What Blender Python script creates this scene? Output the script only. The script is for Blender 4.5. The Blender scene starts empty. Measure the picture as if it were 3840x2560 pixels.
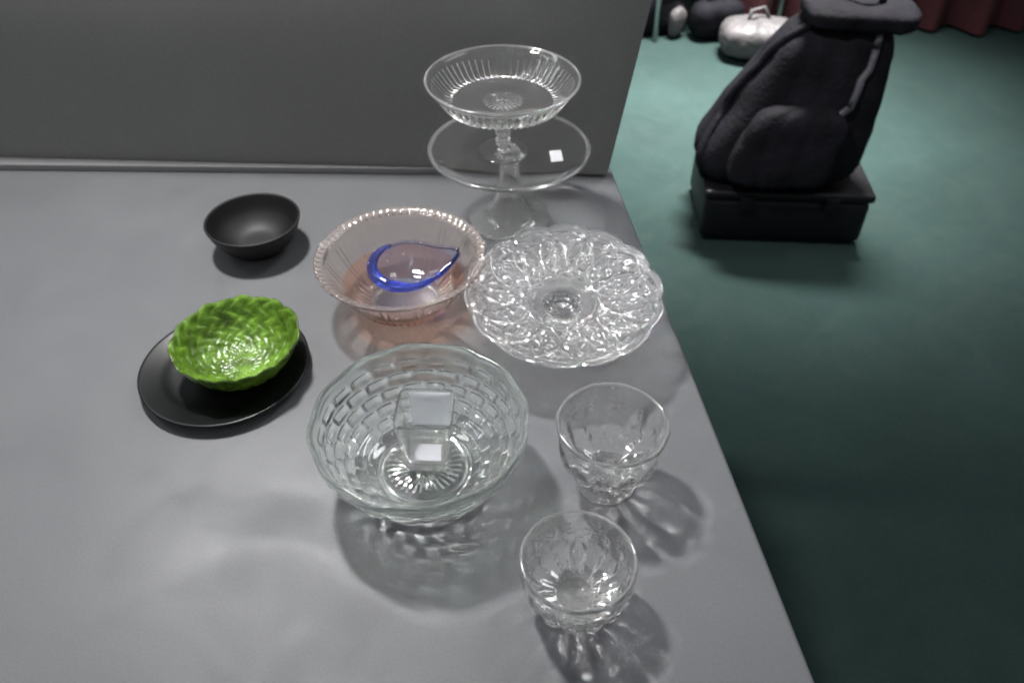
import bpy, bmesh, math, random
import numpy as np
from math import sin, cos, pi, radians, sqrt, atan2
from mathutils import Vector, Matrix
S = bpy.context.scene
C = S.collection
rnd = random.Random(7)

# ------------------------------------------------------------------ camera
cam_d = bpy.data.cameras.new('camera')
cam = bpy.data.objects.new('camera', cam_d); C.objects.link(cam)
cam.location = (0, 0, .72); cam.rotation_euler = (radians(90-43), 0, 0)
cam_d.sensor_width = 36; cam_d.lens = 29.08
cam_d.clip_start = .02; cam_d.clip_end = 60
cam_d.dof.use_dof = True; cam_d.dof.focus_distance = .84; cam_d.dof.aperture_fstop = 6.5
S.camera = cam

# ------------------------------------------------------------------ world, lamps
W = bpy.data.worlds.new('World'); S.world = W; W.use_nodes = True
wn = W.node_tree; wb = wn.nodes['Background']
tc = wn.nodes.new('ShaderNodeTexCoord'); sp = wn.nodes.new('ShaderNodeSeparateXYZ')
rp = wn.nodes.new('ShaderNodeValToRGB')
wn.links.new(tc.outputs['Generated'], sp.inputs[0]); wn.links.new(sp.outputs['Z'], rp.inputs[0])
e = rp.color_ramp.elements      # dim hall: dark low down, paler walls, pale ceiling
e[0].position = 0.0; e[0].color = (.36, .37, .385, 1)
e[1].position = .55; e[1].color = (.30, .31, .33, 1)
wn.links.new(rp.outputs[0], wb.inputs['Color']); wb.inputs['Strength'].default_value = .68

def area(name, loc, sx, sy, power, target=(0, .7, 0), col=(1, .98, .95)):
    d = bpy.data.lights.new(name, 'AREA'); d.shape = 'RECTANGLE'; d.size = sx; d.size_y = sy
    d.energy = power; d.color = col
    o = bpy.data.objects.new(name, d); C.objects.link(o); o.location = loc
    v = Vector(target)-Vector(loc); o.rotation_euler = v.to_track_quat('-Z', 'Y').to_euler()
    return o
area('ceiling_lamp', (-.54, 1.24, 1.52), .13, .17, 37, col=(1, .985, .97))
area('fill_panel', (1.35, 2.1, 2.2), .34, 1.3, 19, col=(.96, .98, 1))
area('fill_panel', (-.6, -.9, 2.3), .20, 1.2, 3, col=(.95, .98, 1))  # unseen front fill, added to soften shade facing the camera
area('fill_panel', (-1.9, 1.3, 2.2), .28, 1.2, 9, col=(.95, .98, 1))  # unseen left fill, added for brighter glass rims and softer shade
lf = area('fill_panel', (.9, 3.3, 2.4), 1.1, .35, 84, target=(.72, 2.8, -.75), col=(1, .95, .93)); lf.data.spread = radians(46)  # added narrow-spread lamp, makes the pale pool on the far carpet

S.view_settings.view_transform = 'Standard'; S.view_settings.look = 'None'
S.view_settings.exposure = 0; S.view_settings.gamma = 1
S.render.engine = 'CYCLES'
cy = S.cycles
cy.max_bounces = 26; cy.transmission_bounces = 24; cy.glossy_bounces = 8; cy.diffuse_bounces = 3
cy.caustics_reflective = True; cy.caustics_refractive = True; cy.blur_glossy = .04
cy.sample_clamp_indirect = 0; cy.use_guiding = True; cy.use_surface_guiding = True; cy.guiding_training_samples = 64; cy.use_denoising = True; cy.use_adaptive_sampling = False
cy.pixel_filter_type = 'BLACKMAN_HARRIS'; cy.filter_width = 1.9

# ------------------------------------------------------------------ materials
def pm(name, col, rough=.5, **k):
    m = bpy.data.materials.new(name); m.use_nodes = True
    b = m.node_tree.nodes['Principled BSDF']
    b.inputs['Base Color'].default_value = (*col, 1); b.inputs['Roughness'].default_value = rough
    for n, v in k.items(): b.inputs[n.replace('_', ' ')].default_value = v
    return m
def noisy(m, scale, amt, bump=0, bscale=None, detail=4, dist=.001):
    nt = m.node_tree; b = nt.nodes['Principled BSDF']
    t = nt.nodes.new('ShaderNodeTexCoord'); n = nt.nodes.new('ShaderNodeTexNoise')
    n.inputs['Scale'].default_value = scale; n.inputs['Detail'].default_value = detail
    nt.links.new(t.outputs['Object'], n.inputs['Vector'])
    base = b.inputs['Base Color'].default_value[:3]
    r = nt.nodes.new('ShaderNodeValToRGB')
    r.color_ramp.elements[0].position = .3; r.color_ramp.elements[1].position = .7
    r.color_ramp.elements[0].color = (*[c*(1-amt) for c in base], 1)
    r.color_ramp.elements[1].color = (*[min(1, c*(1+amt)) for c in base], 1)
    nt.links.new(n.outputs[0], r.inputs[0]); nt.links.new(r.outputs[0], b.inputs['Base Color'])
    if bump:
        n2 = nt.nodes.new('ShaderNodeTexNoise'); n2.inputs['Scale'].default_value = bscale or scale*4
        n2.inputs['Detail'].default_value = 3
        nt.links.new(t.outputs['Object'], n2.inputs['Vector'])
        bp = nt.nodes.new('ShaderNodeBump'); bp.inputs['Strength'].default_value = bump; bp.inputs['Distance'].default_value = dist
        nt.links.new(n2.outputs[0], bp.inputs['Height']); nt.links.new(bp.outputs[0], b.inputs['Normal'])
    return m
def glass(name, col, rough=.012, ior=1.5, tw=.985):
    m = pm(name, col, rough, Transmission_Weight=tw, IOR=ior)
    return m
G_clear = glass('clear_glass', (.985, .99, .988))
G_cut = glass('cut_glass', (.985, .985, .98), .012, tw=.975)
G_sparkle = glass('heavily_cut_glass', (.985, .985, .98), .035, tw=.91)
G_rimclear = glass('clear_moulded_glass', (.985, .99, .985), .03, tw=.94)
G_rim = glass('milky_glass_rim', (.98, .985, .98), .12, tw=.90)  # white diffuse share added so rims read bright, like a highlight
G_green = glass('green_tinted_glass', (.94, .975, .953), .015, tw=.97)
G_greenrim = glass('green_tinted_glass_thick', (.84, .94, .88), .05, tw=.94)
G_pink = glass('pink_glass', (.955, .865, .82), .02, tw=.97)
G_pinkrim = glass('pink_glass_rim', (.94, .84, .79), .06, tw=.93)
G_pinkdeep = glass('deep_pink_glass', (.985, .44, .27), tw=.97)
G_blue = glass('cobalt_blue_glass', (.13, .20, 1.0), .02)
G_bluepale = glass('pale_blue_glass', (.77, .83, .995))
M_paper = noisy(pm('white_paper', (.55, .56, .59), .6), 300, .03)
M_table = noisy(pm('grey_table_top', (.140, .143, .150), .5, Specular_IOR_Level=.35), 5, .035, .12, 500, dist=.0004)
def speckle(m, scale, amt):
    nt = m.node_tree; b = nt.nodes['Principled BSDF']
    src = b.inputs['Base Color'].links[0].from_socket
    t = nt.nodes.new('ShaderNodeTexCoord')
    n = nt.nodes.new('ShaderNodeTexNoise'); n.inputs['Scale'].default_value = scale; n.inputs['Detail'].default_value = 2
    nt.links.new(t.outputs['Object'], n.inputs['Vector'])
    mr = nt.nodes.new('ShaderNodeMapRange'); mr.inputs['From Min'].default_value = .3; mr.inputs['From Max'].default_value = .7
    mr.inputs['To Min'].default_value = 1-amt; mr.inputs['To Max'].default_value = 1+amt
    nt.links.new(n.outputs[0], mr.inputs[0])
    vm = nt.nodes.new('ShaderNodeVectorMath'); vm.operation = 'SCALE'
    nt.links.new(src, vm.inputs[0]); nt.links.new(mr.outputs[0], vm.inputs['Scale'])
    nt.links.new(vm.outputs[0], b.inputs['Base Color'])
    n2 = nt.nodes.new('ShaderNodeTexNoise'); n2.inputs['Scale'].default_value = 7; n2.inputs['Detail'].default_value = 6
    n2.inputs['Distortion'].default_value = 1.2
    nt.links.new(t.outputs['Object'], n2.inputs['Vector'])
    m2 = nt.nodes.new('ShaderNodeMapRange'); r0 = b.inputs['Roughness'].default_value
    m2.inputs['From Min'].default_value = .3; m2.inputs['From Max'].default_value = .7
    m2.inputs['To Min'].default_value = r0-.12; m2.inputs['To Max'].default_value = r0+.1
    nt.links.new(n2.outputs[0], m2.inputs[0]); nt.links.new(m2.outputs[0], b.inputs['Roughness'])
speckle(M_table, 420, .07)
M_leg = pm('dark_metal', (.03, .03, .032), .4, Metallic=.5)
M_board = noisy(pm('charcoal_board', (.25, .25, .238), .6), 3, .06, .15, 700, dist=.0004)
M_rail = noisy(pm('grey_rail', (.25, .25, .255), .4), 9, .06)
M_carpet = noisy(pm('teal_carpet', (.0165, .0335, .0305), .95, Specular_IOR_Level=.2), 3, .12, .8, 260, dist=.004)
speckle(M_board, 350, .09); speckle(M_carpet, 120, .09)
M_black = noisy(pm('black_glaze', (.004, .005, .005), .3), 20, .3)
M_matblack = noisy(pm('black_fabric', (.006, .006, .009), .8, Specular_IOR_Level=.15), 14, .5, .5, 90, dist=.006)
M_piping = pm('grey_piping', (.07, .07, .085), .6)
M_lime = noisy(pm('lime_glaze', (.10, .19, .02), .3), 60, .55, .5, 130, dist=.003)
speckle(M_lime, 22, .35)
M_maroon = noisy(pm('maroon_cloth', (.045, .007, .010), .85), 6, .3, .5, 60, dist=.004)
M_chrome = pm('dull_metal', (.55, .56, .55), .28, Metallic=1.0)
M_seat = noisy(pm('black_vinyl', (.005, .005, .005), .55), 10, .4)
M_bagwhite = noisy(pm('pale_plastic', (.065, .063, .065), .6), 12, .12, .6, 30, dist=.01)
M_wall = noisy(pm('dark_wall', (.05, .05, .048), .8), 2, .2)
M_crate = pm('black_plastic', (.003, .0032, .005), .5, Specular_IOR_Level=.3)

# printed price label: faint grey line of print on white paper
M_label = bpy.data.materials.new('printed_label'); M_label.use_nodes = True
nt = M_label.node_tree; b = nt.nodes['Principled BSDF']; b.inputs['Roughness'].default_value = .5
t = nt.nodes.new('ShaderNodeTexCoord'); s_ = nt.nodes.new('ShaderNodeSeparateXYZ'); nt.links.new(t.outputs['Generated'], s_.inputs[0])
def mth(op, a, bb=None, c=None):
    n = nt.nodes.new('ShaderNodeMath'); n.operation = op
    for i, v in enumerate((a, bb, c)):
        if v is None: continue
        if isinstance(v, (int, float)): n.inputs[i].default_value = v
        else: nt.links.new(v, n.inputs[i])
    return n.outputs[0]
band = mth('LESS_THAN', mth('ABSOLUTE', mth('SUBTRACT', s_.outputs['Z'], .76)), .045)
span = mth('LESS_THAN', mth('ABSOLUTE', mth('SUBTRACT', s_.outputs['X'], .55)), .23)
nz = nt.nodes.new('ShaderNodeTexNoise'); nz.inputs['Scale'].default_value = 30; nt.links.new(t.outputs['Generated'], nz.inputs['Vector'])
mark = mth('MULTIPLY', mth('MULTIPLY', band, span), mth('GREATER_THAN', nz.outputs[0], .42))
mx = nt.nodes.new('ShaderNodeMix'); mx.data_type = 'RGBA'
nt.links.new(mark, mx.inputs[0]); mx.inputs[6].default_value = (.84, .86, .89, 1); mx.inputs[7].default_value = (.35, .36, .42, 1)
nt.links.new(mx.outputs[2], b.inputs['Base Color'])
def papery(m, fac=.5):
    nt = m.node_tree; b = nt.nodes['Principled BSDF']; o = nt.nodes['Material Output']
    tr = nt.nodes.new('ShaderNodeBsdfTranslucent'); tr.inputs['Color'].default_value = (.95, .96, .98, 1)
    ms = nt.nodes.new('ShaderNodeMixShader'); ms.inputs[0].default_value = fac
    nt.links.new(b.outputs[0], ms.inputs[1]); nt.links.new(tr.outputs[0], ms.inputs[2]); nt.links.new(ms.outputs[0], o.inputs['Surface'])
papery(M_label, .85)

# ------------------------------------------------------------------ helpers
def thing(name, label, cat, loc=(0, 0, 0), rz=0, group=None):
    o = bpy.data.objects.new(name, None); C.objects.link(o)
    o.location = loc; o.rotation_euler = (0, 0, rz); o['label'] = label; o['category'] = cat
    o.empty_display_size = .02
    if group: o['group'] = group
    return o
def mesh_np(name, V, F, mat, parent=None, normals=None, smooth=True):
    """V (n,3) array, F list of index arrays (quads and tris as (m,4)/(m,3))"""
    me = bpy.data.meshes.new(name)
    nq = [len(f) for f in F]; tot = sum(f.size for f in F)
    me.vertices.add(len(V)); me.vertices.foreach_set('co', V.astype(np.float32).ravel())
    me.loops.add(tot); me.loops.foreach_set('vertex_index', np.concatenate([f.ravel() for f in F]).astype(np.int32))
    me.polygons.add(sum(nq))
    sizes = np.concatenate([np.full(len(f), f.shape[1]) for f in F])
    st = np.concatenate([[0], np.cumsum(sizes)[:-1]])
    me.polygons.foreach_set('loop_start', st.astype(np.int32))
    me.polygons.foreach_set('use_smooth', np.full(sum(nq), smooth))
    me.update(calc_edges=True); me.validate()
    if normals is not None: me.normals_split_custom_set_from_vertices(normals.tolist())
    me.materials.append(mat)
    o = bpy.data.objects.new(name, me); C.objects.link(o)
    if parent: o.parent = parent
    return o
def vnormals(V, F):
    N = np.zeros_like(V)
    for f in F:
        if len(f) == 0: continue
        a = V[f[:, 0]]; b_ = V[f[:, 1]]; c = V[f[:, 2]]; d = V[f[:, -1]]
        n = np.cross(c-a, d-b_) if f.shape[1] == 4 else np.cross(b_-a, c-a)
        for k in range(f.shape[1]): np.add.at(N, f[:, k], n)
    return N/np.maximum(np.linalg.norm(N, axis=1, keepdims=True), 1e-12)
def resample(ctrl, step):
    """ctrl: (r, z, zone) control points; Catmull-Rom through runs, a zone ending in '!' point is a corner"""
    P = []; Zn = []
    pts = [(np.array(c[:2], float), c[2], len(c) > 3) for c in ctrl]
    n = len(pts)
    for i in range(n-1):
        p1, p2 = pts[i][0], pts[i+1][0]
        p0 = 2*p1-p2 if (i == 0 or pts[i][2]) else pts[i-1][0]
        p3 = 2*p2-p1 if (i == n-2 or pts[i+1][2]) else pts[i+2][0]
        m = max(1, int(math.ceil(np.linalg.norm(p2-p1)/step)))
        for k in range(m):
            t = k/m
            q = .5*((2*p1)+(-p0+p2)*t+(2*p0-5*p1+4*p2-p3)*t*t+(-p0+3*p1-3*p2+p3)*t**3)
            P.append(q); Zn.append(pts[i][1])
    P.append(pts[-1][0]); P = np.array(P); P[:, 0] = np.maximum(P[:, 0], 0)
    return P, Zn
def lathe(ctrl, step, N, parts, parent, disp=None):
    """closed glass body of revolution, split by zone into part meshes that share seam normals.
    parts: zone -> (object name, material). disp(R, Z, PHI, zones_row) -> R, Z"""
    P, Zn = resample(ctrl, step)
    n = len(P)
    phi = np.linspace(0, 2*pi, N, endpoint=False)
    R = np.repeat(P[:, :1], N, 1); Z = np.repeat(P[:, 1:], N, 1); PH = np.repeat(phi[None], n, 0)
    zr = np.array(Zn+[Zn[-1]])
    if disp: R, Z = disp(R, Z, PH, zr)
    V = np.stack([R*np.cos(PH), R*np.sin(PH), Z], -1).reshape(-1, 3)
    first = P[0, 0] < 1e-6; last = P[-1, 0] < 1e-6
    if first: V[:N] = V[:N].mean(0)
    if last: V[-N:] = V[-N:].mean(0)
    idx = np.arange(n*N).reshape(n, N); nx = np.roll(idx, -1, 1)
    rowq = []
    for i in range(n-1):
        if i == 0 and first: f = np.stack([np.full(N, idx[0, 0]), idx[1], nx[1]], -1)
        elif i == n-2 and last: f = np.stack([idx[i], np.full(N, idx[i+1, 0]), nx[i]], -1)
        else: f = np.stack([idx[i], idx[i+1], nx[i+1], nx[i]], -1)
        rowq.append(f)
    Nn = vnormals(V, rowq)
    out = {}
    for zone, (nm, mat) in parts.items():
        rows = [rowq[i] for i in range(n-1) if Zn[i] == zone]
        if not rows: continue
        qs = [f for f in rows if f.shape[1] == 4]; ts = [f for f in rows if f.shape[1] == 3]
        F = []
        if qs: F.append(np.concatenate(qs))
        if ts: F.append(np.concatenate(ts))
        used = np.unique(np.concatenate([f.ravel() for f in F]))
        remap = np.zeros(len(V), int); remap[used] = np.arange(len(used))
        out[zone] = mesh_np(nm, V[used], [remap[f] for f in F], mat, parent, Nn[used])
    return out
def tube(name, pts, r, mat, parent=None, seg=12, taper=None, closed=False):
    P = [Vector(p) for p in pts]; n = len(P); V = []; up = Vector((0, 0, 1)); prev = None
    for i, p in enumerate(P):
        if closed: tg = (P[(i+1) % n]-P[i-1]).normalized()
        else: tg = (P[min(i+1, n-1)]-P[max(i-1, 0)]).normalized()
        if prev is None:
            a = tg.cross(up if abs(tg.z) < .9 else Vector((1, 0, 0))).normalized()
        else:
            a = (prev-tg*prev.dot(tg)).normalized()
        prev = a; b_ = tg.cross(a)
        rr = taper[i] if taper is not None else r
        for k in range(seg):
            t = 2*pi*k/seg
            V.append(p+(a*cos(t)+b_*sin(t))*rr)
    V = np.array([tuple(v) for v in V])
    m = n if closed else n-1
    Q = [[i*seg+k, i*seg+(k+1) % seg, ((i+1) % n)*seg+(k+1) % seg, ((i+1) % n)*seg+k] for i in range(m) for k in range(seg)]
    F = [np.array(Q)]
    if not closed:
        V = np.vstack([V, [tuple(P[0])], [tuple(P[-1])]]); a = n*seg
        F.append(np.array([[a, (k+1) % seg, k] for k in range(seg)]+[[a+1, (n-1)*seg+k, (n-1)*seg+(k+1) % seg] for k in range(seg)]))
    return mesh_np(name, V, F, mat, parent)
def slab(name, outline, z0, z1, mat, parent=None, bevel=.0, seg=3, axis='z', loc=None):
    """extruded outline polygon with bevelled edges"""
    bm = bmesh.new()
    vs = [bm.verts.new((x, y, z0)) for x, y in outline]
    f = bm.faces.new(vs)
    r = bmesh.ops.extrude_face_region(bm, geom=[f])
    bmesh.ops.translate(bm, vec=(0, 0, z1-z0), verts=[g for g in r['geom'] if isinstance(g, bmesh.types.BMVert)])
    bmesh.ops.recalc_face_normals(bm, faces=bm.faces)
    if bevel: 
        es = [e_ for e_ in bm.edges if e_.calc_face_angle(0) > .5]
        bmesh.ops.bevel(bm, geom=es, offset=bevel, segments=seg, profile=.5, affect='EDGES')
    if axis == 'y':      # outline given in x,z ; thickness along y
        for v in bm.verts: v.co = Vector((v.co.x, -v.co.z, v.co.y))
        bmesh.ops.recalc_face_normals(bm, faces=bm.faces)
    me = bpy.data.meshes.new(name); bm.to_mesh(me); bm.free()
    for p in me.polygons: p.use_smooth = len(outline) > 12 or bevel > 0
    if bevel: me.shade_smooth(); me.set_sharp_from_angle(angle=radians(35))
    me.materials.append(mat)
    o = bpy.data.objects.new(name, me); C.objects.link(o)
    if parent: o.parent = parent
    if loc: o.location = loc
    return o
def tent(d, w): return np.clip(1-np.abs(d)/w, 0, 1)
def angd(a, b_): return (a-b_+pi) % (2*pi)-pi

# ------------------------------------------------------------------ setting
fl = slab('floor', [(-4, -2), (7, -2), (7, 7.5), (-4, 7.5)], -.80, -.75, M_carpet); fl['kind'] = 'structure'
wl = slab('wall', [(-4, -.75), (7, -.75), (7, 2.4), (-4, 2.4)], -6.4, -6.5, M_wall, axis='y'); wl['kind'] = 'structure'

# table: right edge runs from (.19,.98) to (.27,.33) on the floor plan, corner rounded at the back
tb = thing('table', 'grey topped table carrying all the glassware', 'table', (0, .65, -.75))
def xr(y): return .3105-.1235*y
bx, by = xr(1.215), 1.215
rc = .035; out = [(-1.35, .02), (xr(.02), .02)]
n_r = 8
c0 = (xr(by-rc)-rc*1.0, by-rc)
out.append((xr(by-rc*1.1), by-rc*1.1))
for k in range(1, n_r+1):
    a = pi/2*k/n_r
    out.append((c0[0]+rc*cos(a), c0[1]+rc*sin(a)+.0))
out += [(-1.35, by+.005)]
slab('table_top', [(x, y-.65) for x, y in out], .722, .75, M_table, tb, bevel=.006, seg=4)
slab('apron', [(-1.25, -.52), (.17, -.52), (.08, .46), (-1.25, .46)], .66, .7215, M_leg, tb, bevel=.003)
for x, y in ((-1.2, -.48), (.16, -.48), (-1.2, .42), (.06, .42)):
    tube('leg', [(x, y, 0), (x, y, .66)], .016, M_leg, tb)

bd = thing('display_board', 'large charcoal grey board standing upright across the back of the table', 'board', (-.4, 1.194, 0), rz=-.045)
slab('panel', [(-.75, .0045), (.555, .0045), (.602, .33), (-.75, .33)], -.008, .008, M_board, bd, bevel=.002, axis='y')
rl = slab('rail', [(-.75, -.040), (.30, -.012), (.30, -.0085), (-.75, -.0085)], .0005, .012, M_rail, bd, bevel=.0015)

# ------------------------------------------------------------------ glassware
# 1. lower cake stand: plate on a hollow trumpet foot
cx, cyy = -.004, 1.045
t = thing('cake_stand', 'plain clear glass cake stand with white price sticker, lower of the two at the board', 'cake stand', (cx, cyy, 0))
z = .113
def stand_disp(R, Z, PH, zr):
    w = (np.clip(R-.1, 0, .02)/.014)
    Z = Z+.0006*w*np.sin(PH*3)
    m = (np.char.startswith(zr, 'foot'))[:, None]
    R = R*(1+m*.018*np.cos(12*PH)*np.clip((R-.02)/.03, 0, 1))
    return R, Z
lathe([(0, z, 'plate'), (.03, z, 'plate'), (.085, z+.001, 'plate'), (.100, z+.0045, 'plate'), (.109, z+.009, 'rim'), (.1135, z+.0110, 'rim'),
       (.1155, z+.009, 'rim'), (.111, z+.004, 'plate'), (.100, z-.001, 'plate'), (.085, z-.0045, 'plate'), (.040, z-.006, 'plate'), (.020, z-.0075, 'foot'),
       (.0145, z-.015, 'foot'), (.0150, z-.040, 'foot'), (.0215, z-.072, 'foot'), (.036, z-.098, 'foot'), (.057, z-.1085, 'foot_rim'), (.0615, z-.1112, 'foot_rim'),
       (.0605, z-.1129, 'foot_rim'), (.056, z-.1124, 'foot'), (.031, z-.1010, 'foot'), (.0175, z-.074, 'foot'), (.0100, z-.042, 'foot'), (.008, z-.022, 'foot'), (0, z-.018, 'foot')],
      .003, 144, {'plate': ('plate', G_clear), 'rim': ('rim', G_rim), 'foot': ('foot', G_rimclear), 'foot_rim': ('foot_rim', G_rim)}, t, stand_disp)
st = slab('price_sticker', [(-.0085, -.010), (.0085, -.010), (.0085, .010), (-.0085, .010)], 0, .0004, M_paper, t)
st.location = (.066, -.018, z+.0014); st.rotation_euler = (radians(18), radians(-2), .12)
st.location.z += .0035

# 2. footed ribbed dish standing on the cake stand
t = thing('footed_dish', 'ribbed clear glass dish on a beaded stem, standing on top of the cake stand', 'dish', (-.0125, 1.045, z+.0012))
h = .226-z-.0012
def rib_disp(R, Z, PH, zr):
    d = (zr == 'dish')[:, None]
    o = (zr == 'dish_out')[:, None]
    rr = np.clip((R-.066)/.008, 0, 1)*np.clip((.0985-R)/.006, 0, 1)
    ribs = np.cos(60*PH)
    R = R+(o*.0011*ribs-d*.0004*ribs)*rr
    Z = Z-o*.0007*ribs*rr
    # beads along the stem
    s = (zr == 'stem')[:, None]
    zz = (Z)/h
    bead = np.abs(np.sin(zz*pi*9))
    R = R+s*(R > .001)*(.0034*bead+.0010*np.cos(8*PH))
    q = (zr == 'star')[:, None]
    Z = Z-q*.0008*np.abs(np.cos(12*PH))*np.clip(R/.02, 0, 1)*np.clip((.03-R)/.01, 0, 1)
    return R, Z
lathe([(0, h-.0305, 'dish'), (.030, h-.0305, 'dish'), (.068, h-.030, 'dish'), (.078, h-.026, 'dish'), (.089, h-.015, 'dish'), (.098, h-.0045, 'dish'), (.1010, h-.0010, 'rim'), (.1030, h+.0005, 'rim'),
       (.1050, h-.0010, 'rim'), (.1035, h-.0040, 'dish_out'), (.099, h-.008, 'dish_out'), (.091, h-.0185, 'dish_out'), (.082, h-.031, 'dish_out'), (.075, h-.0355, 'dish_out'), (.064, h-.035, 'star'), (.030, h-.0355, 'star'), (.012, h-.038, 'stem'),
       (.0075, h-.044, 'stem'), (.0070, .020, 'stem'), (.0085, .010, 'foot'), (.020, .0055, 'foot'), (.033, .0035, 'foot'), (.0360, .0015, 'foot'), (.035, .0002, 'foot'), (.028, .0010, 'foot'), (0, .004, 'foot')],
      .0017, 360, {'dish': ('dish', G_cut), 'rim': ('rim', G_rim), 'dish_out': ('dish_wall', G_cut), 'star': ('base_plate', G_cut), 'stem': ('stem', G_sparkle), 'foot': ('foot', G_clear)}, t, rib_disp)

# 3. patterned cake plate with scalloped edge
t = thing('cut_glass_plate', 'round cut glass plate with looping circle pattern and scalloped edge, near the table edge', 'cake plate', (.062, .785, .0045), rz=.13)
t.rotation_euler = (radians(6), 0, .13)
PR = .118
def plate_pat(x, y):
    r = np.hypot(x, y)/PR; ph = np.arctan2(y, x)
    g = np.zeros_like(r)
    nn = 14
    for k in range(nn):
        a = 2*pi*k/nn
        for rc_, rad, w, amp in ((.66, .285, .036, 1.0), (.66, .17, .026, .7), (.80, .16, .024, .7), (.47, .14, .020, .6)):
            d = np.hypot(x/PR-rc_*cos(a), y/PR-rc_*sin(a))
            g = np.maximum(g, amp*tent(d-rad, w))
        a2 = a+pi/nn     # little crossed leaves between the loops
        u = x/PR*cos(a2)+y/PR*sin(a2); v = -x/PR*sin(a2)+y/PR*cos(a2)
        for sgn in (-1, 1):
            g = np.maximum(g, .8*tent(v-sgn*(u-.74)*.42, .020)*(np.abs(u-.74) < .17))
        g = np.maximum(g, .7*tent(v, .016)*(np.abs(u-.50) < .10))
    for rc_ in (.34, .95):
        g = np.maximum(g, .7*tent(r-rc_, .02))
    fan = np.abs(((ph*84/(2*pi)) % 1)-.5)*2
    g = np.maximum(g, .55*fan*np.clip((r-.83)/.03, 0, 1)*np.clip((.985-r)/.03, 0, 1)*(((ph*14/(2*pi)) % 1) > .5))
    return g*np.clip((r-.27)/.05, 0, 1)*np.clip((1.0-r)/.03, 0, 1)
def plate_disp(R, Z, PH, zr):
    up = (zr == 'top')[:, None]; un = (zr == 'under')[:, None]
    sc = np.abs(np.cos(7*PH))**.7
    e2 = np.clip((R/PR-.70)/.3, 0, 1)
    R = R*(1+(up | un)*e2*.045*(sc-.6))
    Z = Z+(up | un)*e2*.0045*(sc-.5)
    g = plate_pat(R*np.cos(PH), R*np.sin(PH))
    Z = Z+un*.0026*g+up*.0019*g-up*.0012*(np.cos(14*PH)*np.clip(R/PR-.5, 0, 1))
    f = (zr == 'foot')[:, None]
    R = R*(1+f*.03*np.cos(16*PH)*(R > .004))
    return R, Z
z = .056
lathe([(0, z, 'top'), (.030, z, 'top'), (.070, z+.004, 'top'), (.098, z+.0105, 'top'), (.1125, z+.0165, 'top'), (.1180, z+.0205, 'top'), (.1197, z+.0190, 'top'),
       (.1190, z+.0165, 'under'), (.1135, z+.0115, 'under'), (.099, z+.0055, 'under'), (.070, z-.0015, 'under'), (.035, z-.006, 'under'), (.024, z-.008, 'foot'),
       (.020, z-.015, 'foot'), (.023, z-.030, 'foot'), (.036, z-.046, 'foot'), (.043, z-.0505, 'foot'), (.0425, z-.0518, 'foot'), (.039, z-.0515, 'foot'), (.030, z-.043, 'foot'), (.016, z-.026, 'foot'), (0, z-.020, 'foot')],
      .0008, 840, {'top': ('patterned_top', G_cut), 'under': ('patterned_underside', G_sparkle), 'foot': ('foot', G_clear)}, t, plate_disp)

# 4. pink fluted bowl
t = thing('pink_bowl', 'pale pink pressed glass bowl with beaded rim, left of the cut glass plate', 'bowl', (-.142, .845, 0), rz=.1)
def pink_disp(R, Z, PH, zr):
    wl_ = (zr == 'wall')[:, None]; rm = (zr == 'rim')[:, None]; bs = (zr == 'base')[:, None]
    band = np.clip((Z-.020)/.008, 0, 1)*np.clip((.071-Z)/.005, 0, 1)
    gr = np.zeros_like(PH)
    for k in range(14):
        for o in (-.045, .045): gr = np.maximum(gr, tent(angd(PH, 2*pi*k/14+o)*np.maximum(R, .02)/.0016, 1))
    R = R-wl_*.0011*gr*band
    bead = np.abs(np.sin(34*PH))
    R = R+rm*.0016*(bead-.5); Z = Z+rm*.0014*(bead-.5)
    R = R+bs*(R > .03)*(Z < .024)*.0018*np.abs(np.sin(24*PH))-bs*.0011*gr*band
    return R, Z
lathe([(0, .0075, 'floor'), (.035, .0085, 'floor'), (.055, .0165, 'inner'), (.078, .043, 'inner'), (.0935, .0715, 'inner'), (.0965, .0775, 'inner'),
       (.0985, .0805, 'rim'), (.1035, .083, 'rim'), (.1075, .0835, 'rim'), (.1092, .0815, 'rim'), (.1075, .0785, 'rim'), (.1015, .0765, 'rim'), (.0985, .0735, 'wall'),
       (.0955, .0680, 'wall'), (.0805, .0400, 'base'), (.062, .0165, 'base'), (.052, .0085, 'base'), (.047, .0045, 'foot'), (.0465, .0008, 'foot'), (.0440, .0002, 'foot'), (.040, .0028, 'foot'), (0, .0030, 'foot')],
      .0018, 560, {'floor': ('inner_floor', G_pink), 'inner': ('inner_wall', G_pink), 'rim': ('rim', G_pinkrim), 'wall': ('outer_wall', G_pink), 'base': ('lower_wall', G_pinkdeep), 'foot': ('foot', G_pink)}, t, pink_disp)

# 5. small blue rimmed dish in the pink bowl: a drop outline with its tail drawn out to the right
t = thing('blue_rimmed_dish', 'small drop shaped clear dish with cobalt blue rim lying inside the pink bowl', 'dish', (-.136, .868, .0235))
t.rotation_euler = (radians(9), radians(-3), radians(6))
def drop(a, s=1.0):
    r = .045
    x = r*1.02*cos(a); y = r*.92*sin(a)
    k = max(0, cos(a-radians(-4)))**6
    x += .023*k; y += .006*k
    return Vector((x*s, y*s, .030+.012*k-.002*cos(a)))
NA, NR = 160, 26
V = []
for layer in (0, 1):
    for i in range(NR+1):
        u = i/NR
        for j in range(NA):
            a = 2*pi*j/NA; p = drop(a)
            rr = u**.75*(1 if layer == 0 else 1)
            zz = p.z*(u**2.6)
            off = .0028 if layer == 0 else 0
            x = p.x*(u**.8)*(1-.028*(layer == 0)*u); y = p.y*(u**.8)*(1-.028*(layer == 0)*u)
            V.append((x, y, zz+off*(1-u**3)))
V = np.array(V); idx = np.arange(len(V)).reshape(2, NR+1, NA)
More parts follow.
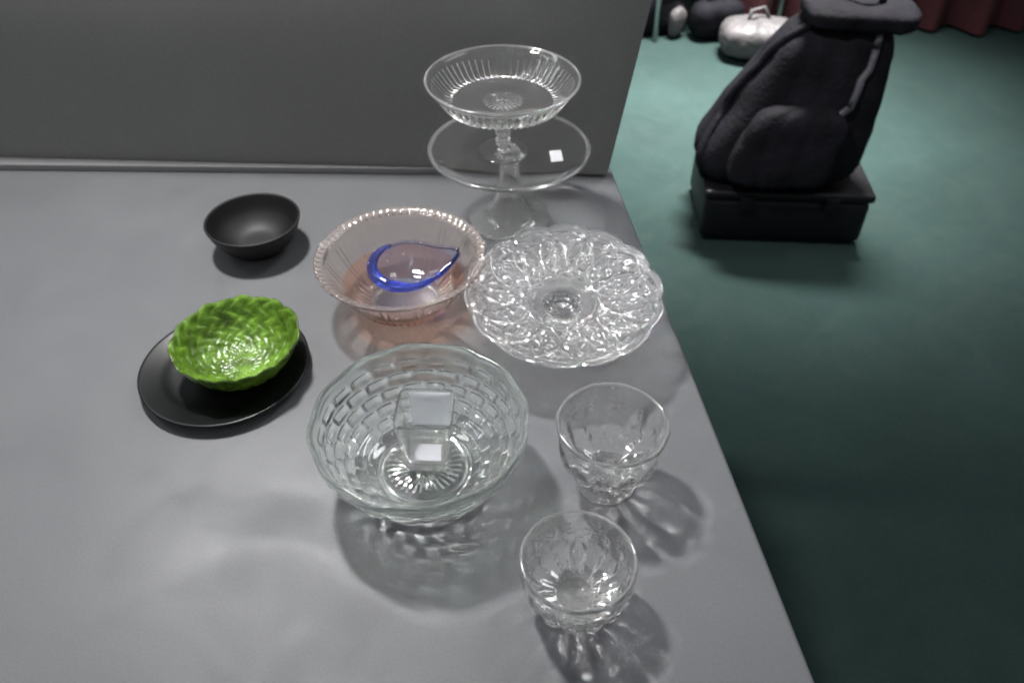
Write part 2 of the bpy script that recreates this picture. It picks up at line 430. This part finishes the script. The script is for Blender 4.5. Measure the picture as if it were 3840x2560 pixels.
F = []
A = idx[0]; F.append(np.stack([A[:-1], A[1:], np.roll(A[1:], -1, 1), np.roll(A[:-1], -1, 1)], -1).reshape(-1, 4))
B = idx[1]; F.append(np.stack([B[1:], B[:-1], np.roll(B[:-1], -1, 1), np.roll(B[1:], -1, 1)], -1).reshape(-1, 4))
F.append(np.stack([A[-1], B[-1], np.roll(B[-1], -1), np.roll(A[-1], -1)], -1))
mesh_np('dish_body', V, [np.concatenate(F)], G_bluepale, t)
aa = [radians(118+k*4) for k in range(60)]       # thick blue edge from the back left round the front to the tail
rad = []
for k, a in enumerate(aa):
    w = k/(len(aa)-1)
    rad.append((.0016+.0064*sin(pi*min(1, w*1.25))**.8 if w < .8 else .0014)+.0030*max(0, 1-abs(w-.86)/.16))
tube('blue_rim', [tuple(drop(a)*1.005+Vector((0, 0, .0012))) for a in aa], .003, G_blue, t, seg=20, taper=rad)
bb = [radians(118-k*4) for k in range(0, 30)]
tube('clear_rim', [tuple(drop(a)*1.0+Vector((0, 0, .0010))) for a in bb], .0016, G_bluepale, t, seg=14)

# 6. big green tinted bowl
t = thing('green_tinted_bowl', 'large faintly green glass bowl with rows of pressed blocks, holding a square tumbler', 'bowl', (-.094, .560, 0), rz=.2)
def bowl_disp(R, Z, PH, zr):
    wl_ = (zr == 'wall')[:, None]; rm = ((zr == 'rim') | (zr == 'wall') | (zr == 'inner'))[:, None]; bs = (zr == 'base')[:, None]; inn = (zr == 'inner')[:, None]
    rows = (R+Z)/.0205; low = np.clip((.062-Z)/.042, 0, 1)
    ri = np.floor(rows); fr = rows-ri
    nb = 22
    blk = ((PH*nb/(2*pi)+.5*(ri % 2)) % 1)
    cell = np.clip(np.minimum(fr, 1-fr)/.30, 0, 1)*np.clip(np.minimum(blk, 1-blk)/.24, 0, 1)
    band = np.clip((R-.056)/.005, 0, 1)*np.clip((.075-Z)/.005, 0, 1)
    R0 = R; R = R+wl_*.0040*(cell-.5)*band; Z = Z-wl_*.0026*(cell-.5)*band*low
    R = R+inn*band*.0007*np.cos(2*pi*rows)*(1-low*.5); Z = Z-inn*band*.0006*low*np.cos(2*pi*rows)
    R = R*(1+rm*.008*np.cos(12*PH)*np.clip((Z-.06)/.03, 0, 1))
    ray = np.abs(((PH*32/(2*pi)) % 1)-.5)*2
    Z = Z+bs*.0022*ray*np.clip(R/.012, 0, 1)*np.clip((.043-R)/.006, 0, 1)
    return R, Z
lathe([(0, 0.0178, 'inner'), (0.03, 0.0180, 'inner'), (0.050, 0.0205, 'inner'), (0.0760, 0.0355, 'inner'), (0.0940, 0.0575, 'inner'), (0.1035, 0.07868, 'inner'), (0.1055, 0.08747, 'inner'),
       (0.1068, 0.09050, 'rim'), (0.109, 0.09250, 'rim'), (0.1115, 0.09100, 'rim'), (0.1118, 0.08650, 'rim'), (0.11, 0.07909, 'wall'), (0.1000, 0.0560, 'wall'), (0.0825, 0.0315, 'wall'), (0.062, 0.0150, 'wall'),
       (0.0540, 0.0095, 'base'), (0.0530, 0.0012, 'base'), (0.0515, 0.0002, 'base'), (0.0480, 0.0010, 'base'), (0.0455, 0.0070, 'base'), (0.040, 0.0105, 'base'), (0, 0.0115, 'base')],
      .0011, 720, {'inner': ('inner_wall', G_green), 'rim': ('rim', G_greenrim), 'wall': ('outer_wall', G_green), 'base': ('base', G_green)}, t, bowl_disp)

# 7. square tapered tumbler inside the bowl
t = thing('square_tumbler', 'square clear glass tumbler with white label standing inside the green tinted bowl', 'tumbler', (-.0900, .568, .0215), rz=-.03)
t.rotation_euler = (radians(-5), 0, -.03)
def sq(w, n=64, p=7):
    o = []
    for k in range(n):
        a = 2*pi*k/n+pi/n; c_, s2 = cos(a), sin(a)
        m = (abs(c_)**p+abs(s2)**p)**(-1/p); o.append((w*m*c_, w*m*s2))
    return o
prof = [(.0003, .010, 0), (.018, .0100, 0), (.0212, .0125, 0), (.0248, .040, 0), (.0283, .069, 0), (.0291, .0705, 0), (.0300, .0702, 0), (.0302, .0690, 0), (.0268, .038, 0), (.0238, .006, 0), (.0225, .0012, 0), (.0205, .0002, 0), (.0003, .0012, 0)]
P2, _z = resample([(a, b_, 'x') for a, b_, c_ in prof], .004)
rings = []
for r_, z_ in P2: rings.append([(x, y, z_) for x, y in sq(max(r_, .0003), 96)])
V = np.array(rings).reshape(-1, 3); n = len(P2); I = np.arange(n*96).reshape(n, 96)
F = np.stack([I[:-1], I[1:], np.roll(I[1:], -1, 1), np.roll(I[:-1], -1, 1)], -1).reshape(-1, 4)
Nn = vnormals(V, [F])
mesh_np('tumbler_body', V, [F], G_rimclear, t, Nn)
lb = slab('label', [(-.0185, .026), (.0225, .026), (.0225, .068), (-.0205, .068), (-.0205, .045), (-.0185, .044)], 0, .0003, M_label, t, axis='y'); lb.location = (.001, .0189, 0); lb.rotation_euler = (radians(-6.9), 0, 0)
M_label_image = noisy(pm('white_label_image', (.40, .40, .43), .6), 300, .04)
lb2 = slab('label_image', [(-.0175, -.0165), (.0165, -.0165), (.0155, .008), (-.0165, .008)], 0, .0004, M_label_image, t); lb2.location = (0, 0, .0106)  # white sheet standing in for the label's reflection in the glass base

# 8. two footed cups with cut stars
def cup_field(s_len, z_, PH, R, zmid, nst, size):
    g = np.zeros_like(PH)
    for k in range(nst):
        a = 2*pi*k/nst
        u = angd(PH, a)*R; v = s_len-zmid
        near = (np.abs(u) < size*1.2) & (np.abs(v) < size*1.2)
        st_ = np.zeros_like(PH)
        for q in range(5):
            b_ = pi*q/5; al = u*cos(b_)+v*sin(b_); pe = -u*sin(b_)+v*cos(b_)
            st_ = np.maximum(st_, tent(pe, .0013*np.clip(1.15-np.abs(al)/size, 0, 1)+1e-5)*(np.abs(al) < size))
        g = np.maximum(g, st_*near)
        u2 = angd(PH, a+pi/nst)*R
        for dv in (-.006, 0, .006):
            g = np.maximum(g, np.clip(1-np.hypot(u2, v-dv)/.0024, 0, 1))
    return g
def make_cup(label, loc, rz, Rr, H, foot_h, foot_r, flutes, facets, cutdepth, fat=0., ray_d=.0016, st=.25, amp=.0050, petal=0.):
    t = thing('footed_cup', label, 'glass cup', loc, rz, 'small footed cut glass cups')
    f = foot_h
    def disp(R, Z, PH, zr):
        w = (zr == 'wall')[:, None]; rm = ((zr == 'rim') | (zr == 'wall') | (zr == 'inner'))[:, None]; lo = (zr == 'flute')[:, None]
        hi = np.clip((Z-H*.6)/(H*.4), 0, 1)
        fac = (1/np.cos(((PH*facets/(2*pi)) % 1-.5)*2*pi/facets)-1)
        R = R*(1+rm*hi*(fac-.02)*.45)
        g = cup_field(Z, Z, PH, R, f+(H-f)*.58, 6, .013)
        R = R-w*cutdepth*g
        fl = np.abs(np.cos(flutes/2*PH))
        R = R+lo*np.clip((R-Rr*st-.001)/.006, 0, 1)*amp*(fl-.6)+w*.0011*np.cos(flutes*PH)*np.clip((H*.9-Z)/(H*.3), 0, 1)*np.clip((Z-f*.6)/.004, 0, 1)
        wz = lo*np.clip(1.15-(Z-f)/((H-f)*.22), 0, 1)*np.clip((R-Rr*st-.001)/.005, 0, 1)
        dia = np.abs(np.sin(flutes*.75*PH+150*Z))*np.abs(np.sin(flutes*.75*PH-150*Z))
        R = R-lo*(R > .012)*.0016*dia
        cross = tent(((PH*flutes/(2*pi)+R/.011) % 1)-.5, .22)+tent(((PH*flutes/(2*pi)-R/.011) % 1)-.5, .22)
        Z = Z-wz*petal*(amp*.6*(fl-.6)-.0014*np.clip(cross, 0, 1))
        # base star
        b = (zr == 'base')[:, None]
        ray = np.abs(((PH*24/(2*pi)) % 1)-.5)*2
        Z = Z+b*ray_d*ray*np.clip(R/.008, 0, 1)*np.clip((foot_r*.85-R)/.004, 0, 1)
        inn = (zr == 'inner')[:, None]
        lowr = np.clip((f+(H-f)*.42-Z)/.006, 0, 1)*np.clip((R-.008)/.006, 0, 1)
        R = R+inn*lowr*.0011*np.cos(flutes*PH)
        return R, Z
    fr = foot_r
    lathe([(0, f+.005, 'inner'), (Rr*(.32+.10*fat), f+.006, 'inner'), (Rr*(.64+.12*fat), f+(H-f)*(.19+.02*fat), 'inner'), (Rr*(.85+.045*fat), f+(H-f)*.55, 'inner'), (Rr*.925, H-.0055, 'inner'),
           (Rr*.935, H-.0012, 'rim'), (Rr*.967, H, 'rim'), (Rr, H-.0018, 'rim'), (Rr*.998, H-.006, 'wall'), (Rr*(.93+.03*fat), f+(H-f)*.60, 'wall'), (Rr*(.80+.12*fat), f+(H-f)*.34, 'flute'),
           (Rr*(.58+.20*fat), f+(H-f)*.08, 'flute'), (Rr*(st+.12), f-.0025, 'flute'), (Rr*st, f-.006, 'foot'), (Rr*st*.85, f*.55, 'foot'), (Rr*st*.95, f*.33, 'foot'), (fr*.70, f*.15+.002, 'foot'), (fr*.97, .0040, 'foot'), (fr, .0015, 'foot'), (fr*.97, .0002, 'foot'), (fr*.86, .0010, 'base'), (fr*.5, f*.08+.0005, 'base'), (0, f*.12+.001, 'base')],
          .0009, 600, {'inner': ('inner_wall', G_cut), 'rim': ('rim', G_rim), 'wall': ('outer_wall', G_cut), 'flute': ('fluted_base', G_cut), 'foot': ('foot', G_clear), 'base': ('foot_underside', G_cut)}, t, disp)
    return t
cup_a = make_cup('clear footed cup with faceted rim and cut stars, between the bowl and the table edge', (.101, .551, 0), .3, .0570, .096, .023, .0325, 12, 12, .0015, fat=.55, st=.31, amp=.0050)
cup_b = make_cup('clear shallow cut glass dish cup with a ring of cut petals, nearest the front', (.0595, .409, 0), .1, .0535, .074, .015, .0285, 14, 22, .0013, fat=.95, ray_d=.0006, st=.38, amp=.0056, petal=.7)

# 9. lime green dish and black plate at the left
t = thing('black_plate', 'glossy black round plate under the lime green dish at the left', 'plate', (-.349, .716, 0))
lathe([(0, .004, 'p'), (.055, .004, 'p'), (.078, .010, 'p'), (.099, .0150, 'p'), (.101, .0145, 'p'), (.100, .012, 'p'), (.070, .006, 'p'), (.052, .0006, 'p'), (.048, .0002, 'p'), (0, .001, 'p')], .003, 96, {'p': ('plate_body', M_black)}, t)
t = thing('lime_dish', 'lime green leaf textured dish sitting on the black plate at the left', 'dish', (-.329, .722, .0045))
def leaf(R, Z, PH, zr):
    u = np.clip(R/.075, 0, 1.1)
    ribs = np.abs(np.sin(10*PH+.9*np.sin(40*u)))
    R2 = R*(1+.014*np.cos(11*PH)*np.clip(u-.5, 0, 1)*2)
    Z = Z+.0030*ribs*u*(R > .01)+.0015*np.cos(11*PH)*np.clip(u-.6, 0, 1)
    return R2, Z
lathe([(0, .005, 'd'), (.030, .006, 'd'), (.055, .020, 'd'), (.072, .046, 'd'), (.0745, .0475, 'd'), (.0745, .045, 'd'), (.059, .018, 'd'), (.035, .001, 'd'), (.030, .0002, 'd'), (0, .001, 'd')], .0016, 300, {'d': ('dish_body', M_lime)}, t, leaf)

# 10. black bowl at the left, behind the green dish
t = thing('black_bowl', 'matt black round bowl on the table left of the pink bowl', 'bowl', (-.368, .975, 0))
lathe([(0, .008, 'p'), (.030, .009, 'p'), (.052, .025, 'p'), (.0635, .048, 'p'), (.0655, .0495, 'p'), (.0668, .048, 'p'), (.0560, .022, 'p'), (.037, .003, 'p'), (.034, .0003, 'p'), (0, .002, 'p')], .003, 96, {'p': ('bowl_body', M_seat)}, t)

# ------------------------------------------------------------------ things on the floor beyond the table
def blob(name, dims, mat, parent, loc=(0, 0, 0), p=3.2, seed=0, amp=.02, fq=9, squash=None, n=72, crease=1.0):
    from mathutils import noise
    V = []; m = n//2
    for i in range(m+1):
        th = pi*i/m
        for j in range(n):
            a = 2*pi*j/n
            d = Vector((sin(th)*cos(a), sin(th)*sin(a), cos(th)))
            k = (abs(d.x)**p+abs(d.y)**p+abs(d.z)**p)**(-1/p)
            v = Vector((d.x*k*dims[0], d.y*k*dims[1], d.z*k*dims[2]))
            if squash: v = squash(v)
            w = Vector((v.x*fq, v.y*fq, v.z*fq*.45))+Vector((seed*3.1, 0, 0))
            f_ = noise.fractal(w, .8, 2.1, 4)
            v += d*(f_*amp-crease*amp*1.5*(1-abs(noise.noise(Vector((w.x*1.3, w.y*1.3, w.z*.5))))*2)**3*.6)
            V.append(tuple(v))
    V = np.array(V); I = np.arange(len(V)).reshape(m+1, n)
    F = np.stack([I[:-1], I[1:], np.roll(I[1:], -1, 1), np.roll(I[:-1], -1, 1)], -1).reshape(-1, 4)
    o = mesh_np(name, V, [F], mat, parent); o.location = loc
    return o, V.reshape(m+1, n, 3)+np.array(loc)
# black bag standing on a black crate
t = thing('black_case', 'low black box on the teal carpet under the black rucksack', 'case', (.80, 2.15, -.75), rz=-.06)
slab('case_body', [(-.235, -.15), (.235, -.15), (.235, .15), (-.235, .15)], .012, .150, M_crate, t, bevel=.018)
slab('case_lid', [(-.24, -.155), (.24, -.155), (.24, .155), (-.24, .155)], .152, .178, M_crate, t, bevel=.009)
for x in (-.12, .12): slab('latch', [(x-.02, -.162), (x+.02, -.162), (x+.02, -.156), (x-.02, -.156)], .12, .168, M_crate, t, bevel=.001)
t = thing('black_rucksack', 'slumped black fabric rucksack with grey straps standing on the low black box', 'bag', (.74, 2.14, -.572), rz=-.12)
def sq_bag(v):
    k = (v.z+.22)/.44
    return Vector((v.x*(1.0-.45*k)+.15*k, v.y*(1.0-.40*k)+.05*k, v.z))
bo, BV = blob('bag_body', (.245, .14, .22), M_matblack, t, (0, 0, .222), seed=2, amp=.018, squash=sq_bag, fq=6, p=5, crease=.6)
blob('front_pocket', (.145, .05, .105), M_matblack, t, (.0, -.140, .135), seed=4, amp=.010, fq=9, p=5, crease=.5, squash=lambda v: Vector((v.x*(1-.8*(v.z+.1))+.3*(v.z+.1), v.y+.25*(v.z+.1), v.z)))
blob('top_flap', (.145, .095, .030), M_matblack, t, (.165, .045, .448), seed=5, amp=.008, fq=10, p=4, crease=.4)
def ride(pts, off=.004):
    return [tuple(Vector(p)+(Vector(p)-Vector((.07, .02, .2))).normalized()*off) for p in pts]
tube('strap', ride([BV[int(9+14*k/19), int(47+4*k/19)] for k in range(20)]), .010, M_piping, t)
tube('strap', ride([BV[int(9+14*k/19), int(61-3*k/19)] for k in range(20)]), .010, M_piping, t)
tube('strap', ride([BV[int(7+20*(k/19)), int(44-6*sin(pi*k/19))] for k in range(20)], .006), .013, M_matblack, t)
tube('handle', [(.165+.05*cos(a), .05, .47+.07*sin(a)) for a in [pi*k/16 for k in range(17)]], .010, M_matblack, t)

# row of folded / stacked chairs far behind, dark seats on metal legs
def chair(label, x, y, rz):
    t = thing('chair', label, 'chair', (x, y, -.75), rz, 'black chairs at the far side of the carpet')
    slab('seat', [(-.2, -.2), (.2, -.2), (.19, .2), (-.19, .2)], .42, .46, M_seat, t, bevel=.012)
    b_ = slab('backrest', [(-.19, .52), (.19, .52), (.185, .86), (-.185, .86)], -.215, -.19, M_seat, t, bevel=.01, axis='y')
    for sx in (-1, 1):
        tube('leg', [(sx*.20, -.22, 0), (sx*.185, -.17, .43)], .011, M_chrome, t)
        tube('leg', [(sx*.19, .26, 0), (sx*.18, .20, .43), (sx*.175, .21, .80)], .011, M_chrome, t)
    tube('stretcher', [(-.185, -.185, .2), (.185, -.185, .2)], .008, M_chrome, t)
    return t
def dup(root, loc, rz, label):
    r = root.copy(); C.objects.link(r); r.location = loc; r.rotation_euler = (0, 0, rz); r['label'] = label
    for ch in list(root.children):
        c = ch.copy(); C.objects.link(c); c.parent = r
    return r
ch0 = chair('black chair with metal legs at the far edge of the carpet, nearest the board', .72, 3.72, .35)
dup(ch0, (1.02, 3.78, -.75), -.35, 'black chair with metal legs just left of the maroon tablecloth')
for bx_, by_, s_, lab in ((.62, 3.56, .075, 'small dark holdall on the carpet nearest the board'), (.86, 3.50, .07, 'dark bag slumped between the two chairs')):
    t = thing('dark_bag', lab, 'bag', (bx_, by_, -.75), .3, 'dark bags by the chairs')
    blob('bag_body', (s_*1.6, s_, s_*1.1), M_matblack, t, (0, 0, s_*1.15), seed=bx_*9, amp=.010, fq=7, n=48, p=3.6, crease=.5)
    tube('handle', [(-.05, 0, s_*2.1), (-.03, 0, s_*2.7), (.03, 0, s_*2.7), (.05, 0, s_*2.1)], .008, M_piping, t)
for px_, py_, s_, lab in ((.70, 3.49, .045, 'crumpled pale carrier bag by the small dark holdall'), (.93, 3.46, .035, 'scrap of pale paper on the carpet edge by the white bag')):
    t = thing('pale_litter', lab, 'litter', (px_, py_, -.75), .8)
    blob('crumpled_sheet', (s_, s_*.6, s_*1.3), M_bagwhite, t, (0, 0, s_*1.5), seed=px_*20, amp=.006, fq=14, n=40, p=3, crease=.5)
def draped(name, label, loc, per, mat, hgt, seed):
    t = thing(name, label, 'table', loc)
    V = []; L = []
    for k in range(4):
        a = Vector(per[k]); b_ = Vector(per[(k+1) % 4]); m = int((b_-a).length/.01)
        nrm = Vector(((b_-a).y, -(b_-a).x)).normalized()
        for q in range(m): L.append((a+(b_-a)*q/m, nrm))
    for i, zz in enumerate([.015, .2, .4, .6, hgt-.03, hgt-.01, hgt]):
        for j, (p, nn) in enumerate(L):
            fo = (1-zz/hgt)*.05*(sin(j*.33+seed)+.5*sin(j*.13+1+seed))
            q = p+nn*(fo+.02*(zz < hgt-.005)); V.append((q.x, q.y, zz))
    cx_ = (per[0][0]+per[2][0])/2; cy_ = (per[0][1]+per[2][1])/2
    V.append((cx_, cy_, hgt+.001)); V = np.array(V); n = len(L); I = np.arange(7*n).reshape(7, n)
    F = np.stack([I[:-1], np.roll(I[:-1], -1, 1), np.roll(I[1:], -1, 1), I[1:]], -1).reshape(-1, 4)
    T = np.stack([I[-1], np.roll(I[-1], -1), np.full(n, 7*n)], -1)
    mesh_np('tablecloth', V, [F, T], mat, t)
    (x0, y0), (x1, y1) = per[0], per[2]
    slab('table_top', [(x0+.02, y0+.02), (x1-.02, y0+.02), (x1-.02, y1-.02), (x0+.02, y1-.02)], hgt-.05, hgt-.015, M_leg, t, bevel=.004)
    for x, y in ((x0+.1, y0+.1), (x1-.1, y0+.1), (x0+.1, y1-.1), (x1-.1, y1-.1)): tube('leg', [(x, y, 0), (x, y, hgt-.05)], .02, M_leg, t)
draped('draped_table', 'far table hung to the floor with a black cloth behind the chairs', (.6, 4.35, -.75), [(-1.4, -.35), (.62, -.35), (.62, .45), (-1.4, .45)], M_matblack, .73, 2)
draped('draped_table', 'far table hung to the floor with a maroon cloth', (1.62, 3.92, -.75), [(-.62, -.35), (1.1, -.35), (1.1, .45), (-.62, .45)], M_maroon, .73, 0)
t = thing('pale_bag', 'crumpled pale plastic bag on the carpet in front of the maroon cloth', 'bag', (1.0, 3.31, -.75))
blob('bag_body', (.15, .11, .07), M_bagwhite, t, (0, 0, .082), seed=9, amp=.010, fq=9, p=3.4, crease=.7)
tube('handle', [(-.05, 0, .13), (-.04, .01, .18), (.01, .02, .19), (.04, .01, .14)], .008, M_bagwhite, t)
